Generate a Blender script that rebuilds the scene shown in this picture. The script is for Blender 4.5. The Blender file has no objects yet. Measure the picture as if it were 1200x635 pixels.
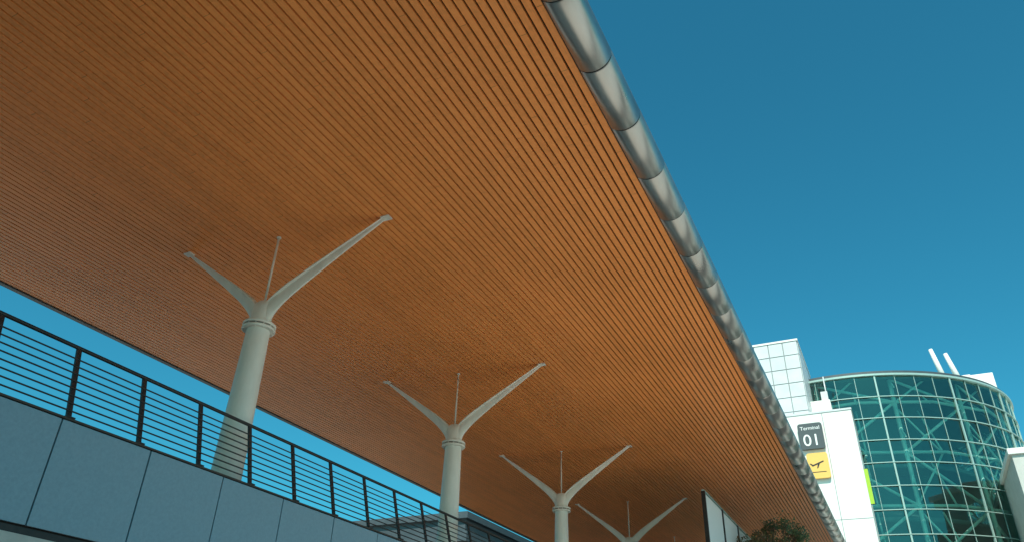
import bpy, math, random
from mathutils import Vector, Matrix
random.seed(7)
CZ=1.6   # eye height; helper z values are measured from eye level
scene=bpy.context.scene
scene.view_settings.view_transform='Standard'
scene.view_settings.look='None'
scene.view_settings.exposure=0

# ------------------------------------------------------------ materials
def mat(name,col,rough=0.5,metal=0.0,spec=0.5,noise=None,bump=None,streak=None):
    m=bpy.data.materials.new(name); m.use_nodes=True
    nt=m.node_tree; N=nt.nodes; L=nt.links
    b=N['Principled BSDF']
    b.inputs['Base Color'].default_value=(*col,1)
    b.inputs['Roughness'].default_value=rough
    b.inputs['Metallic'].default_value=metal
    b.inputs['Specular IOR Level'].default_value=spec
    tc=N.new('ShaderNodeTexCoord')
    if noise:
        sc,amt=noise[0],noise[1]
        mp=N.new('ShaderNodeMapping'); L.new(tc.outputs['Object'],mp.inputs[0])
        if len(noise)>2: mp.inputs['Scale'].default_value=noise[2]
        nz=N.new('ShaderNodeTexNoise'); nz.inputs['Scale'].default_value=sc; nz.inputs['Detail'].default_value=6
        nz.inputs['Roughness'].default_value=0.65
        L.new(mp.outputs[0],nz.inputs['Vector'])
        mr=N.new('ShaderNodeMapRange'); mr.inputs['From Min'].default_value=0.3; mr.inputs['From Max'].default_value=0.7
        mr.inputs['To Min'].default_value=1-amt; mr.inputs['To Max'].default_value=1+amt
        L.new(nz.outputs['Fac'],mr.inputs['Value'])
        mx=N.new('ShaderNodeMix'); mx.data_type='RGBA'; mx.blend_type='MULTIPLY'; mx.inputs['Factor'].default_value=1
        mx.inputs['A'].default_value=(*col,1)
        L.new(mr.outputs[0],mx.inputs['B']); L.new(mx.outputs['Result'],b.inputs['Base Color'])
        rr=N.new('ShaderNodeMapRange'); rr.inputs['To Min'].default_value=max(rough-0.12,0.05); rr.inputs['To Max'].default_value=min(rough+0.15,1)
        L.new(nz.outputs['Fac'],rr.inputs['Value']); L.new(rr.outputs[0],b.inputs['Roughness'])
        if bump:
            bp=N.new('ShaderNodeBump'); bp.inputs['Strength'].default_value=bump; bp.inputs['Distance'].default_value=0.02
            L.new(nz.outputs['Fac'],bp.inputs['Height']); L.new(bp.outputs[0],b.inputs['Normal'])
    return m

def wood_mat(name,col,pitch,x0):
    m=bpy.data.materials.new(name); m.use_nodes=True
    nt=m.node_tree; N=nt.nodes; L=nt.links; b=N['Principled BSDF']
    tc=N.new('ShaderNodeTexCoord'); sp=N.new('ShaderNodeSeparateXYZ'); L.new(tc.outputs['Object'],sp.inputs[0])
    def M(op,a,bv=None,c=None):
        n=N.new('ShaderNodeMath'); n.operation=op
        for i,v in enumerate((a,bv,c)):
            if v is None: continue
            if isinstance(v,(int,float)): n.inputs[i].default_value=v
            else: L.new(v,n.inputs[i])
        return n.outputs[0]
    idx=M('FLOOR',M('DIVIDE',M('SUBTRACT',sp.outputs['X'],x0),pitch))
    off=M('MULTIPLY',M('FRACT',M('MULTIPLY',idx,0.37)),3.6)
    yb=M('DIVIDE',M('ADD',sp.outputs['Y'],off),3.6)
    seg=M('FLOOR',yb)
    cb=N.new('ShaderNodeCombineXYZ'); L.new(idx,cb.inputs[0]); L.new(seg,cb.inputs[1])
    wn=N.new('ShaderNodeTexWhiteNoise'); wn.noise_dimensions='2D'; L.new(cb.outputs[0],wn.inputs['Vector'])
    mp=N.new('ShaderNodeMapping'); mp.inputs['Scale'].default_value=(40,2.2,40); L.new(tc.outputs['Object'],mp.inputs[0])
    nz=N.new('ShaderNodeTexNoise'); nz.inputs['Scale'].default_value=1.0; nz.inputs['Detail'].default_value=5; L.new(mp.outputs[0],nz.inputs['Vector'])
    n2=N.new('ShaderNodeTexNoise'); n2.inputs['Scale'].default_value=0.25; n2.inputs['Detail'].default_value=3; L.new(tc.outputs['Object'],n2.inputs['Vector'])
    n3=N.new('ShaderNodeTexNoise'); n3.inputs['Scale'].default_value=14; n3.inputs['Detail'].default_value=4; L.new(tc.outputs['Object'],n3.inputs['Vector'])
    v=M('ADD',0.40,M('MULTIPLY',wn.outputs['Value'],0.12))
    v=M('ADD',v,M('MULTIPLY',nz.outputs['Fac'],0.36))
    v=M('ADD',v,M('MULTIPLY',n2.outputs['Fac'],0.34))
    v=M('ADD',v,M('MULTIPLY',n3.outputs['Fac'],0.40))
    fr=M('FRACT',yb)
    j=M('GREATER_THAN',fr,0.003)
    v=M('MULTIPLY',v,M('ADD',0.6,M('MULTIPLY',j,0.4)))
    mx=N.new('ShaderNodeMix'); mx.data_type='RGBA'; mx.blend_type='MULTIPLY'; mx.inputs['Factor'].default_value=1
    mx.inputs['A'].default_value=(*col,1); L.new(v,mx.inputs['B'])
    L.new(mx.outputs['Result'],b.inputs['Base Color'])
    b.inputs['Roughness'].default_value=0.42; b.inputs['Specular IOR Level'].default_value=0.4
    return m

def glass_mat(name,tint,refl=0.85,rough=0.02):
    m=bpy.data.materials.new(name); m.use_nodes=True
    nt=m.node_tree; N=nt.nodes; L=nt.links; N.remove(N['Principled BSDF'])
    out=N['Material Output']
    t=N.new('ShaderNodeBsdfTransparent'); t.inputs[0].default_value=(*tint,1)
    g=N.new('ShaderNodeBsdfGlossy'); g.inputs['Color'].default_value=(0.85,0.95,0.88,1); g.inputs['Roughness'].default_value=rough
    fr=N.new('ShaderNodeFresnel'); fr.inputs['IOR'].default_value=1.7
    mul=N.new('ShaderNodeMath'); mul.operation='MULTIPLY_ADD'; mul.inputs[1].default_value=refl; mul.inputs[2].default_value=0.07
    L.new(fr.outputs[0],mul.inputs[0])
    mx=N.new('ShaderNodeMixShader'); L.new(mul.outputs[0],mx.inputs[0]); L.new(t.outputs[0],mx.inputs[1]); L.new(g.outputs[0],mx.inputs[2])
    L.new(mx.outputs[0],out.inputs[0])
    return m

PITCH=0.15
M_wood=wood_mat('orange_wood_slats',(0.93,0.315,0.085),PITCH,-18.65)
M_void=mat('black_void',(0.012,0.008,0.006),0.9)
M_tube=mat('brushed_aluminium',(0.42,0.41,0.40),0.30,0.85,noise=(2.0,0.16,(1,0.3,1)))
M_dark=mat('dark_steel',(0.03,0.028,0.028),0.45,0.3,noise=(8,0.3))
M_roof=mat('roof_membrane',(0.35,0.35,0.34),0.8,noise=(1,0.15))
M_cream=mat('cream_paint',(0.80,0.76,0.69),0.42,noise=(3.0,0.10,(1,1,0.35)))
M_panel=mat('blue_grey_stone_panel',(0.225,0.34,0.42),0.42,noise=(22,0.08),bump=0.04)
M_conc=mat('light_concrete',(0.5,0.49,0.46),0.85,noise=(3,0.12),bump=0.3)
M_ground=mat('pale_paving',(0.72,0.66,0.58),0.85,noise=(0.5,0.1),bump=0.2)
M_asph=mat('asphalt',(0.06,0.06,0.06),0.9,noise=(30,0.2),bump=0.3)
M_white=mat('white_cladding',(0.80,0.79,0.74),0.55,noise=(0.6,0.05))
M_white2=mat('white_tile',(0.60,0.62,0.62),0.35,noise=(0.8,0.08))
M_joint=mat('joint_grey',(0.26,0.28,0.29),0.8)
M_sign=mat('charcoal_sign',(0.06,0.075,0.08),0.5)
M_yel=mat('amber_sign',(0.85,0.50,0.12),0.5)
M_paint=mat('sign_white',(0.85,0.85,0.83),0.5)
M_green=mat('lime_banner',(0.35,0.55,0.03),0.6)
M_glass=glass_mat('teal_glass',(0.46,0.85,0.78))
M_mull=mat('mullion_pale',(0.34,0.48,0.44),0.4,0.2)
M_truss=mat('truss_white',(0.85,0.86,0.80),0.4)
M_int=mat('interior_teal',(0.055,0.12,0.115),0.7,noise=(0.4,0.4))
M_slab=mat('interior_slab',(0.15,0.21,0.20),0.8)
M_dgrey=mat('dark_grey_metal_roof',(0.07,0.085,0.095),0.5,0.2,noise=(1,0.15))
M_brown=mat('brown_timber_cladding',(0.25,0.13,0.055),0.7,noise=(5,0.25,(1,1,0.2)))
M_cope=mat('bronze_coping',(0.07,0.05,0.04),0.6,0.3)
M_beige=mat('beige_render',(0.55,0.54,0.50),0.8,noise=(1.5,0.1))
M_bark=mat('bark',(0.10,0.07,0.045),0.9,noise=(10,0.3))
M_leaf1=mat('leaf_olive',(0.10,0.11,0.035),0.6)
M_leaf2=mat('leaf_rust',(0.15,0.08,0.035),0.6)
M_leaf3=mat('leaf_dark',(0.04,0.07,0.025),0.6)
M_wpane=glass_mat('window_dark',(0.1,0.16,0.17))

# ------------------------------------------------------------ mesh helper
class MB:
    def __init__(s): s.v=[];s.f=[];s.mi=[];s.mats=[];s.sm=[]
    def m(s,mt):
        if mt not in s.mats: s.mats.append(mt)
        return s.mats.index(mt)
    def add(s,vs,fs,mt,smooth=False):
        o=len(s.v); k=s.m(mt)
        s.v+= [(a,b,c+CZ) for a,b,c in vs]
        for f in fs: s.f.append(tuple(i+o for i in f)); s.mi.append(k); s.sm.append(smooth)
    def box(s,x0,x1,y0,y1,z0,z1,mt):
        vs=[(x0,y0,z0),(x1,y0,z0),(x1,y1,z0),(x0,y1,z0),(x0,y0,z1),(x1,y0,z1),(x1,y1,z1),(x0,y1,z1)]
        s.add(vs,[(0,3,2,1),(4,5,6,7),(0,1,5,4),(1,2,6,5),(2,3,7,6),(3,0,4,7)],mt)
    def cyl(s,p,q,r0,mt,r1=None,n=12,caps=True):
        if r1 is None:r1=r0
        p=Vector(p);q=Vector(q);d=(q-p).normalized()
        a=d.orthogonal().normalized();b=d.cross(a)
        vs=[]
        for c,r in((p,r0),(q,r1)):
            for i in range(n):
                t=2*math.pi*i/n; vs.append(tuple(c+a*math.cos(t)*r+b*math.sin(t)*r))
        fs=[(i,(i+1)%n,n+(i+1)%n,n+i) for i in range(n)]
        s.add(vs,fs,mt,True)
        if caps:
            o=len(s.v)-2*n;k=s.m(mt)
            s.f.append(tuple(o+i for i in range(n))[::-1]);s.mi.append(k);s.sm.append(False)
            s.f.append(tuple(o+n+i for i in range(n)));s.mi.append(k);s.sm.append(False)
    def bar(s,p,q,w,h,up,mt):
        p=Vector(p);q=Vector(q);d=(q-p).normalized();u=Vector(up);a=d.cross(u).normalized();u=a.cross(d)
        vs=[]
        for c in(p,q):
            for i,j in((-1,-1),(1,-1),(1,1),(-1,1)): vs.append(tuple(c+a*i*w/2+u*j*h/2))
        s.add(vs,[(0,3,2,1),(4,5,6,7),(0,1,5,4),(1,2,6,5),(2,3,7,6),(3,0,4,7)],mt)
    def loft(s,rings,mt,smooth=True,closed=True,caps=True):
        n=len(rings[0]);vs=[tuple(p) for r in rings for p in r];fs=[]
        for k in range(len(rings)-1):
            for i in range(n if closed else n-1):
                j=(i+1)%n; fs.append((k*n+i,k*n+j,(k+1)*n+j,(k+1)*n+i))
        s.add(vs,fs,mt,smooth)
        if caps:
            s.add([tuple(p) for p in rings[0]],[tuple(range(n))[::-1]],mt)
            s.add([tuple(p) for p in rings[-1]],[tuple(range(n))],mt)
    def obj(s,name,parent=None,bevel=0):
        me=bpy.data.meshes.new(name);me.from_pydata(s.v,[],s.f)
        for t in s.mats: me.materials.append(t)
        for p,k,sm in zip(me.polygons,s.mi,s.sm): p.material_index=k;p.use_smooth=sm
        me.update()
        o=bpy.data.objects.new(name,me);scene.collection.objects.link(o)
        if parent: o.parent=parent
        if bevel:
            b=o.modifiers.new('bevel','BEVEL');b.width=bevel;b.segments=2;b.limit_method='ANGLE'
        return o
def empty(name):
    o=bpy.data.objects.new(name,None);scene.collection.objects.link(o);return o

H=9.0
XR,XL=-3.06,-18.65
Y0,Y1=-22.0,54.0
# ------------------------------------------------------------ ground
g=MB(); g.box(-9.7,900,-900,900,-1.9,-1.6,M_ground); g.box(-900,-9.7,-900,900,-1.9,-1.605,M_asph); g.obj('ground')
r=MB()
# unseen asphalt strips, added to cut bounce onto the soffit's near and far ends
for y0,y1 in((27,54),(-40,5.5)):
    r.add([(-9.68,y0,-1.596),(60,y0,-1.596),(60,y1,-1.596),(-9.68,y1,-1.596)],[(0,1,2,3)],M_asph)
    ym=(y0+y1)/2
    for k in range(0,11): r.add([(-8+k*6,ym-.07,-1.592),(-5+k*6,ym-.07,-1.592),(-5+k*6,ym+.07,-1.592),(-8+k*6,ym+.07,-1.592)],[(0,1,2,3)],M_paint)
r.obj('unseen_asphalt_strips')

# ------------------------------------------------------------ canopy
can=empty('airport_canopy_roof')
s=MB()
n=int(round((XR-XL)/PITCH))
for i in range(n):
    x=XL+i*PITCH+0.019
    s.box(x,x+PITCH-0.038,Y0,Y1,H,H+0.05,M_wood)
s.obj('timber_slat_soffit',can)
s=MB(); s.box(XL-0.1,XR+0.02,Y0-0.05,Y1+0.05,H+0.085,H+0.12,M_void)
s.box(XL-0.1,XR+0.02,Y0-0.05,Y1+0.05,H+0.125,H+0.55,M_roof)
s.box(XL-0.16,XL-0.01,Y0-0.05,Y1+0.05,H-0.03,H+0.5,M_dgrey)
s.box(XR+0.005,XR+0.025,Y0,Y1,H-0.01,H+0.080,M_dark)
s.obj('roof_deck',can)
s=MB(); TX,TZ,TR=-2.80,9.16,0.30
y=Y0+0.24
while y<Y1:
    rings=[]
    dx=random.uniform(-.004,.004);dz=random.uniform(-.004,.004)
    for yy,rr in((y+0.010,TR-0.012),(y+0.024,TR),(y+1.476,TR),(y+1.490,TR-0.012)):
        rings.append([(TX+dx+rr*math.cos(t*math.pi/18),yy,TZ+dz+rr*math.sin(t*math.pi/18)) for t in range(36)])
    s.loft(rings,M_tube,True,caps=False)
    y+=1.5
s.cyl((TX,Y0,TZ),(TX,Y1,TZ),TR-0.02,M_dark,n=36)
s.obj('edge_tube',can)

# ------------------------------------------------------------ Y columns
def ycolumn(cx,cy):
    e=empty('y_shaped_column')
    s=MB()
    prof=[(-1.6,0.33),(2.0,0.305),(4.5,0.275),(6.72,0.235)]
    s.loft([[(cx+r*math.cos(t*math.pi/16),cy+r*math.sin(t*math.pi/16),z) for t in range(32)] for z,r in prof],M_cream)
    s.obj('shaft',e)
    s=MB()
    def disc(z0,z1,r):
        s.loft([[(cx+q*math.cos(t*math.pi/18),cy+q*math.sin(t*math.pi/18),z) for t in range(36)] for z,q in((z0,r-0.01),(z0+0.01,r),(z1-0.01,r),(z1,r-0.01))],M_cream)
    disc(6.71,6.765,0.335); disc(6.80,6.86,0.335)
    s.cyl((cx,cy,6.74),(cx,cy,6.82),0.27,M_dark,n=24)
    for i in range(12):
        a=i*math.pi/6
        px,py=cx+0.30*math.cos(a),cy+0.30*math.sin(a)
        s.cyl((px,py,6.69),(px,py,6.88),0.014,M_cream,n=6)
    s.obj('bolted_collar',e)
    s=MB()
    s.loft([[(cx+a*math.cos(t*math.pi/16),cy+b*math.sin(t*math.pi/16),z) for t in range(32)] for z,a,b in((6.85,0.22,0.22),(7.0,0.215,0.21),(7.2,0.235,0.18),(7.32,0.24,0.15),(7.38,0.15,0.10))],M_cream)
    for sx,L,dy in((1,2.62,0.30),(-1,2.40,-0.28)):
        P3=Vector((cx+sx*L,cy+dy,8.985)); PA=Vector((cx+sx*0.13,cy,7.27))
        P0=Vector((cx+sx*0.06,cy,6.90));P1=PA.copy();P2=PA.lerp(P3,0.12)
        rings=[]
        K=26
        def bz(t): return P0*(1-t)**3+P1*3*t*(1-t)**2+P2*3*t*t*(1-t)+P3*t**3
        for k in range(K+1):
            t=k/K
            p=bz(t); d=(bz(min(t+.01,1))-bz(max(t-.01,0))).normalized()
            side=Vector((0,1,0)); side=(side-d*side.dot(d)).normalized(); up=side.cross(d)
            if up.z<0: up=-up
            if abs(d.x)<0.35: up=Vector((-sx,0,0)); up=(up-d*up.dot(d)).normalized()
            dist=(p-P0).length/(P3-P0).length
            h=0.150*(1-dist)+0.028*dist+0.03*max(0,1-dist*4); w=0.15*(1-dist)+0.050*dist
            ring=[]
            for (a,b) in((-1,1),(1,1),(1.0,0.78),(0.62,0.6),(0.5,0),(0.38,-0.6),(0.15,-1),(-0.15,-1),(-0.38,-0.6),(-0.5,0),(-0.62,0.6),(-1.0,0.78)):
                m=min(1,dist*4)
                ang=math.atan2(b,a); ea,eb=math.cos(ang),math.sin(ang)
                A=ea*(1-m)+a*m; B=eb*(1-m)+b*m
                ring.append(p+side*w*A+up*h*B)
            rings.append(ring)
        s.loft(rings,M_cream,True)
        s.box(P3.x-0.10,P3.x+0.10,P3.y-0.08,P3.y+0.08,8.97,8.998,M_cream)
    o=s.obj('forked_arms',e)
    mod=o.modifiers.new('es','EDGE_SPLIT'); mod.split_angle=math.radians(40)
    s=MB(); s.cyl((cx,cy,7.3),(cx,cy,9.0),0.024,M_cream,n=10); s.cyl((cx,cy,8.97),(cx,cy,8.998),0.05,M_cream); s.obj('tie_rod',e)
for i in range(-1,6): ycolumn(-10.88,10.16+8.09*i)

# ------------------------------------------------------------ elevated road wall + deck
wl=empty('viaduct_parapet_wall')
WX=-9.97
s=MB()
y=6.23-1.52*20
while y<80:
    o=random.uniform(-.003,.003)
    s.box(WX-0.04+o,WX+o,y+0.012,y+1.508,1.98,3.40,M_panel); y+=1.52
s.obj('stone_panels',wl,0.004)
s=MB(); s.box(WX-0.30,WX-0.05,-30,80,1.9,3.38,M_void)
s.box(WX-0.32,WX+0.015,-30,80,3.412,3.44,M_cope)
s.box(WX-0.25,WX-0.03,-30,80,1.86,1.955,M_dark)
s.obj('backing_and_coping',wl)
s=MB(); s.box(WX-0.30,WX+0.02,-30,80,-1.6,1.86,M_conc); s.obj('lower_concrete_wall',wl)
s=MB(); s.box(-60,WX-0.33,-30,120,2.8,3.2,M_asph)
for k in range(-5,20):
    s.box(-22.1,-21.95,k*6,k*6+3,3.196,3.204,M_paint)
s.box(-60,-24,-30,120,2.9,3.33,M_conc)
s.obj('viaduct_road_deck')

rl=empty('metal_railing')
B=Vector((WX-0.02,0,3.44));T=Vector((-10.30,0,4.56))
s=MB()
for k in range(-20,50):
    y=5.12+1.2*k
    s.bar((B.x,y,B.z-0.06),(T.x,y,T.z-0.02),0.075,0.035,(1,0,0.3),M_dark)
    s.bar((B.x-0.09,y,B.z+0.01),(B.x+0.05,y,B.z+0.01),0.13,0.02,(0,0,1),M_dark)
s.obj('posts',rl)
s=MB()
s.cyl((T.x,-18,T.z),(T.x,62,T.z),0.030,M_dark,n=12)
for j in range(8):
    t=0.10+0.104*j
    p=B.lerp(T,t)
    s.cyl((p.x+0.01,-18,p.z),(p.x+0.01,62,p.z),0.0125,M_dark,n=8)
s.obj('rails',rl)

# ------------------------------------------------------------ distant timber building
bd=empty('timber_clad_building')
s=MB(); s.box(-60,-24.6,43.2,110,-1.6,9.6,M_brown)
for k in range(120): s.box(-60+k*0.3,-60+k*0.3+0.12,43.1,43.19,3.2,9.6,M_brown)
for k in range(220): s.box(-24.59,-24.5,43.2+k*0.3,43.32+k*0.3,3.2,9.6,M_brown)
s.obj('slatted_walls',bd)
s=MB(); s.box(-61,-24,42.6,111,9.6,10.2,M_dgrey); s.box(-60.5,-24.3,42.9,110,10.2,11.0,M_dgrey); s.box(-61,-24,42.6,111,11.0,11.4,M_dgrey)
s.obj('roof_fascia',bd)

# ------------------------------------------------------------ white terminal building
wb=empty('white_terminal_building')
def panelled(s,x0,x1,y,z0,z1,pw,ph,mt,gap=0.03):
    nx=max(1,round((x1-x0)/pw));nz=max(1,round((z1-z0)/ph));dx=(x1-x0)/nx;dz=(z1-z0)/nz
    for i in range(nx):
        for j in range(nz):
            s.box(x0+i*dx+gap/2,x0+(i+1)*dx-gap/2,y-0.04,y-0.005,z0+j*dz+gap/2,z0+(j+1)*dz-gap/2,mt)
s=MB()
s.box(-14,-0.95,55,61,-1.6,19.35,M_white)
s.box(-14.05,-0.9,54.95,61.05,19.35,19.5,M_white2)
s.obj('sign_wall',wb,0.02)
s=MB(); s.box(-2.9,-2.86,54.985,54.999,-1.6,19.3,M_joint)
for z in(4,8.0,12.0): s.box(-14,-0.96,54.985,54.998,z,z+0.03,M_joint)
s.obj('render_joints',wb)
s=MB()
s.box(-16,-3.86,58,66,19.5,26.5,M_joint); panelled(s,-16,-3.86,58,19.6,26.5,1.15,1.15,M_white2,0.07)
for j in range(6):
    for i in range(7): s.box(-3.855,-3.82,58.03+i*1.14,59.11+i*1.14,19.62+j*1.15,20.7+j*1.15,M_white2)
s.box(-16.1,-3.78,57.9,66.1,26.5,26.65,M_white)
s.obj('tiled_tower_block',wb)
s=MB(); s.box(-5,-2.4,61.06,64.5,-1.6,22.5,M_white); s.box(-3.0,-2.5,61.3,61.8,22.5,23.3,M_white2); s.cyl((-2.6,61.5,22.5),(-2.6,61.5,24.6),0.05,M_white2)
s.obj('stair_core',wb)

def text(body,size,x,y,z,mt,parent,name):
    c=bpy.data.curves.new(name,'FONT'); c.body=body; c.size=size; c.extrude=0.01; c.align_x='CENTER'
    o=bpy.data.objects.new(name,c); scene.collection.objects.link(o); o.location=(x,y,z+CZ); o.rotation_euler=(math.pi/2,0,0)
    c.materials.append(mt); o.parent=parent; return o
def rrect(s,x0,x1,z0,z1,y0,y1,r,mt):
    pts=[]
    for cx_,cz_,a0 in((x1-r,z1-r,0),(x0+r,z1-r,90),(x0+r,z0+r,180),(x1-r,z0+r,270)):
        for k in range(6):
            a=math.radians(a0+k*18); pts.append((cx_+r*math.cos(a),cz_+r*math.sin(a)))
    s.loft([[(a,y0,b) for a,b in pts],[(a,y1,b) for a,b in pts]],mt,False)
sg=empty('terminal_number_sign')
s=MB(); rrect(s,-4.62,-3.0,16.78,18.62,54.70,54.92,0.18,M_sign); s.box(-4.3,-4.2,54.92,55,17,18.4,M_dark); s.box(-3.4,-3.3,54.92,55,17,18.4,M_dark); s.obj('sign_box',sg)
text('Terminal',0.36,-3.81,54.69,18.15,M_paint,sg,'caption'); text('01',1.15,-3.81,54.69,17.02,M_paint,sg,'number')
sg=empty('departures_sign')
s=MB(); rrect(s,-4.35,-3.0,14.75,16.5,54.72,54.92,0.16,M_yel)
def poly(pts,y,mt):
    s.add([(a,y,b) for a,b in pts],[tuple(range(len(pts)))],mt)
cx0,cz0=-3.68,15.75
def rot(pts,ang,ox,oz):
    c,si=math.cos(ang),math.sin(ang); return [(ox+a*c-b*si,oz+a*si+b*c) for a,b in pts]
poly(rot([(-0.42,-0.045),(0.36,-0.045),(0.44,0.0),(0.36,0.05),(-0.42,0.05)],0.35,cx0,cz0),54.712,M_dark)
poly(rot([(-0.02,0.0),(0.16,0.0),(-0.14,-0.28),(-0.22,-0.28)],0.35,cx0,cz0),54.708,M_dark)
poly(rot([(-0.42,0.0),(-0.3,0.0),(-0.42,0.2),(-0.5,0.2)],0.35,cx0,cz0),54.704,M_dark)
poly([(cx0-0.45,15.15),(cx0+0.45,15.15),(cx0+0.45,15.2),(cx0-0.45,15.2)],54.712,M_dark)
s.obj('sign_box',sg)
s=MB(); s.box(-0.94,-0.70,55.1,55.18,12.9,15.2,M_green); s.cyl((-0.95,55.14,15.2),(-0.66,55.14,15.2),0.03,M_dark); s.cyl((-0.95,55.14,12.9),(-0.66,55.14,12.9),0.03,M_dark); s.obj('green_banner')

# ------------------------------------------------------------ glass drum
gt=empty('glass_rotunda')
CX,CY,R,ZT=-1.9,77.0,13.5,25.0
NA=56
NR=15
def P(a,r,z): return (CX+r*math.cos(a),CY+r*math.sin(a),z)
s=MB()
rows=[-1.6+k*((ZT+1.6)/NR) for k in range(NR+1)]
for i in range(NA):
    a0=2*math.pi*i/NA;a1=2*math.pi*(i+1)/NA
    for j in range(NR):
        jit=random.uniform(-0.05,0.05);j2=random.uniform(-0.03,0.03)
        s.add([P(a0,R+jit+j2,rows[j]),P(a1,R-jit+j2,rows[j]),P(a1,R-jit-j2,rows[j+1]),P(a0,R+jit-j2,rows[j+1])],[(0,1,2,3)],M_glass)
s.obj('glass_panes',gt)
s=MB()
for i in range(0,NA,4):
    a=2*math.pi*i/NA
    s.bar(P(a,R+0.06,-1.6),P(a,R+0.06,ZT),0.12,0.12,(math.cos(a),math.sin(a),0),M_mull)
for i in range(0,NA):
    if i%4==0: continue
    a=2*math.pi*i/NA
    s.bar(P(a,R+0.05,-1.6),P(a,R+0.05,ZT),0.035,0.06,(math.cos(a),math.sin(a),0),M_mull)
for z in rows[1:-1]:
    for i in range(NA):
        a0=2*math.pi*i/NA;a1=2*math.pi*(i+1)/NA
        s.bar(P(a0,R+0.10,z),P(a1,R+0.10,z),0.10,0.06,(0,0,1),M_mull)
s.obj('mullions',gt)
s=MB()
def ringwall(r0,r1,z0,z1,mt):
    n=112
    A=[[P(2*math.pi*i/n,r,z) for i in range(n)] for r,z in((r0,z0),(r1,z0),(r1,z1),(r0,z1),(r0,z0))]
    s.loft(A,mt,False,caps=False)
ringwall(R-0.4,R+0.20,ZT+0.0,ZT+0.16,M_mull)
ringwall(R-0.6,R+0.05,ZT+0.165,ZT+0.42,M_dgrey)
s.cyl((CX,CY,ZT-0.1),(CX,CY,ZT+0.1),R-0.45,M_slab,n=64)
s.obj('roof_rim',gt)
s=MB()
for z in[1.9,6.2,10.4,14.6,18.8]: s.cyl((CX,CY,z-0.35),(CX,CY,z),R-3.4,M_slab,n=64)
s.cyl((CX,CY,-1.6),(CX,CY,ZT-0.12),R-5.5,M_int,n=48)
s.obj('interior_floors',gt)
s=MB()
NB=14
for i in range(NB):
    a0=2*math.pi*i/NB+0.1;a1=2*math.pi*(i+1)/NB+0.1;am=(a0+a1)/2
    RI=R-0.75
    s.cyl(P(a0,RI,-1.6),P(a0,RI,ZT),0.17,M_truss,n=8)
    for k,z in enumerate([-1.6,2.5,6.6,10.7,14.8,18.9,23.0]):
        z1=min(z+4.1,ZT)
        if k%2: s.cyl(P(a0,RI,z),P(a1,RI,z1),0.12,M_truss,n=6); s.cyl(P(a0,RI-.5,z1),P(am,RI-0.1,z),0.09,M_truss,n=6)
        else: s.cyl(P(a0,RI,z1),P(a1,RI,z),0.12,M_truss,n=6); s.cyl(P(a0,RI-.5,z),P(am,RI-0.1,z1),0.09,M_truss,n=6)
        s.cyl(P(a0,RI,z),P(am,R-0.45,z),0.13,M_truss,n=6); s.cyl(P(am,R-0.45,z),P(a1,RI,z),0.13,M_truss,n=6)
        s.cyl(P(a0,RI,z+2),P(a0,R-0.05,z+1.0),0.06,M_truss,n=6)
        s.cyl(P(am,RI,z),P(am,R-2.6,z1),0.08,M_truss,n=6)
s.obj('steel_trusses',gt)
s=MB()
s.box(8.7,11.2,77.0,81,ZT+0.3,29.0,M_white)
s.box(5.6,8.8,72.0,75,ZT+0.45,27.2,M_white)
s.obj('rooftop_plant_room',gt,0.05)
s=MB()
s.cyl((6.8,71.8,26.6),(6.3,71.8,29.9),0.26,M_white,0.17)
s.cyl((7.9,71.8,26.4),(7.35,71.8,29.3),0.26,M_white,0.17)
s.cyl((6.8,71.8,25.1),(6.8,71.8,26.62),0.3,M_white);s.cyl((7.9,71.8,25.1),(7.9,71.8,26.42),0.3,M_white)
s.obj('exhaust_stacks',gt)

rb=empty('beige_office_building')
s=MB(); s.box(8.3,34,60,80,-1.6,16.6,M_beige); s.box(8.1,34.2,59.8,80.2,16.6,17.0,M_white)
s.obj('walls',rb,0.02)
s=MB()
for k in range(5):
    for j in range(8): s.box(9.6+j*3,11.4+j*3,59.93,59.98,0.3+k*3.3,2.1+k*3.3,M_wpane); s.box(9.5+j*3,11.5+j*3,59.86,59.99,0.15+k*3.3,0.28+k*3.3,M_joint)
s.obj('windows',rb)

ws=empty('glazed_wind_screen')
s=MB()
SX=-6.0;ZS=7.5
for k in range(4):
    y=28.15+k*3.0
    s.box(SX-0.03,SX+0.03,y+0.1,y+2.9,-1.5,ZS-0.06,M_paint if k<2 else M_beige)
    s.box(SX-0.07,SX+0.07,y-0.05,y+0.05,-1.6,ZS,M_dark)
s.box(SX-0.05,SX+0.05,28.1,40.2,ZS,ZS+0.05,M_mull)
s.obj('panels_and_posts',ws)

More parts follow.
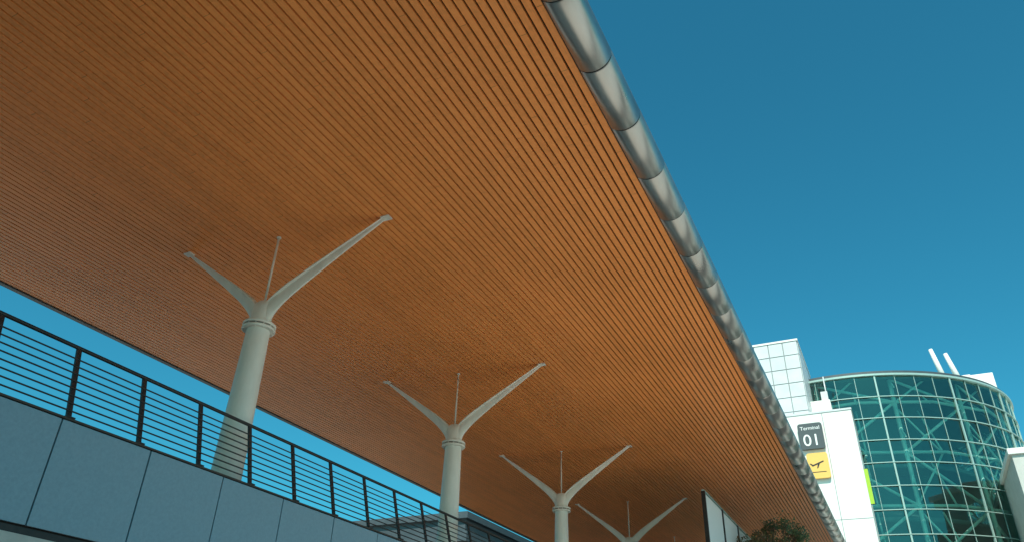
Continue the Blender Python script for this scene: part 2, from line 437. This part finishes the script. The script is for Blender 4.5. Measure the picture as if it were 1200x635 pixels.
# ------------------------------------------------------------ tree
tr=empty('street_tree')
s=MB()
tx,ty=-4.6,34.0
def limb(p,d,L,r,depth):
    q=p+d*L
    s.cyl(tuple(p),tuple(q),r,M_bark,r*0.62,n=8,caps=False)
    tips.append(q)
    if depth>0:
        for k in range(4):
            nd=(d+Vector((random.uniform(-1,1),random.uniform(-1,1),random.uniform(-0.2,0.7)))*0.7).normalized()
            limb(q-d*L*random.uniform(0,0.4),nd,L*0.62,r*0.55,depth-1)
tips=[]
limb(Vector((tx,ty,-1.6)),Vector((0.02,0,1)).normalized(),6.2,0.13,0)
for k in range(6):
    a=k*math.pi/3; limb(Vector((tx+0.1,ty,3.6+0.25*k)),Vector((math.cos(a)*0.45,math.sin(a)*0.45,1)).normalized(),1.35,0.06,3)
s.obj('trunk_and_branches',tr)
s=MB()
for t in tips[7:]:
    if random.random()<0.3: continue
    mt=random.choice([M_leaf1,M_leaf1,M_leaf2,M_leaf3])
    for k in range(13):
        c=t+Vector((random.gauss(0,.13),random.gauss(0,.13),random.gauss(0,.12)))
        a=Vector((random.uniform(-1,1),random.uniform(-1,1),random.uniform(-1,1))).normalized();b=a.orthogonal().normalized()
        l=random.uniform(.05,.085)
        s.add([tuple(c-a*l),tuple(c+b*l*.5),tuple(c+a*l),tuple(c-b*l*.5)],[(0,1,2,3)],mt)
s.obj('leaves',tr)

# ------------------------------------------------------------ light
sd=Vector((0.16,-0.72,0.82)).normalized()
sun=bpy.data.lights.new('sun','SUN'); sun.energy=5; sun.angle=math.radians(0.5); sun.color=(1,0.93,0.82)
so=bpy.data.objects.new('sun',sun); scene.collection.objects.link(so)
so.rotation_euler=sd.to_track_quat('Z','Y').to_euler()
w=bpy.data.worlds.new('World'); scene.world=w; w.use_nodes=True
N=w.node_tree.nodes;L=w.node_tree.links;bg=N['Background']
sky=N.new('ShaderNodeTexSky'); sky.sky_type='NISHITA'; sky.sun_disc=False
sky.sun_elevation=math.asin(sd.z); sky.sun_rotation=math.atan2(sd.x,sd.y)
sky.air_density=1.0; sky.dust_density=1.6; sky.ozone_density=1.6
mx=N.new('ShaderNodeMix'); mx.data_type='RGBA'; mx.blend_type='MULTIPLY'; mx.inputs['Factor'].default_value=1
mx.inputs['B'].default_value=(0.19,1.0,1.0,1)
L.new(sky.outputs[0],mx.inputs['A']); L.new(mx.outputs['Result'],bg.inputs['Color'])
bg.inputs['Strength'].default_value=0.14

# ------------------------------------------------------------ camera
f=883.5
Yc=Vector((500,-545,-f)).normalized(); Zc=Vector((50,1478,-f)).normalized()
Xc=Yc.cross(Zc).normalized(); Zc=Xc.cross(Yc).normalized()
cam=bpy.data.cameras.new('camera'); cam.sensor_width=36; cam.lens=f/1200*36; cam.clip_end=3000; cam.clip_start=0.1
co=bpy.data.objects.new('camera',cam); scene.collection.objects.link(co)
co.matrix_world=Matrix.Translation((0,0,CZ))@Matrix((Xc,Yc,Zc)).to_4x4()
scene.camera=co
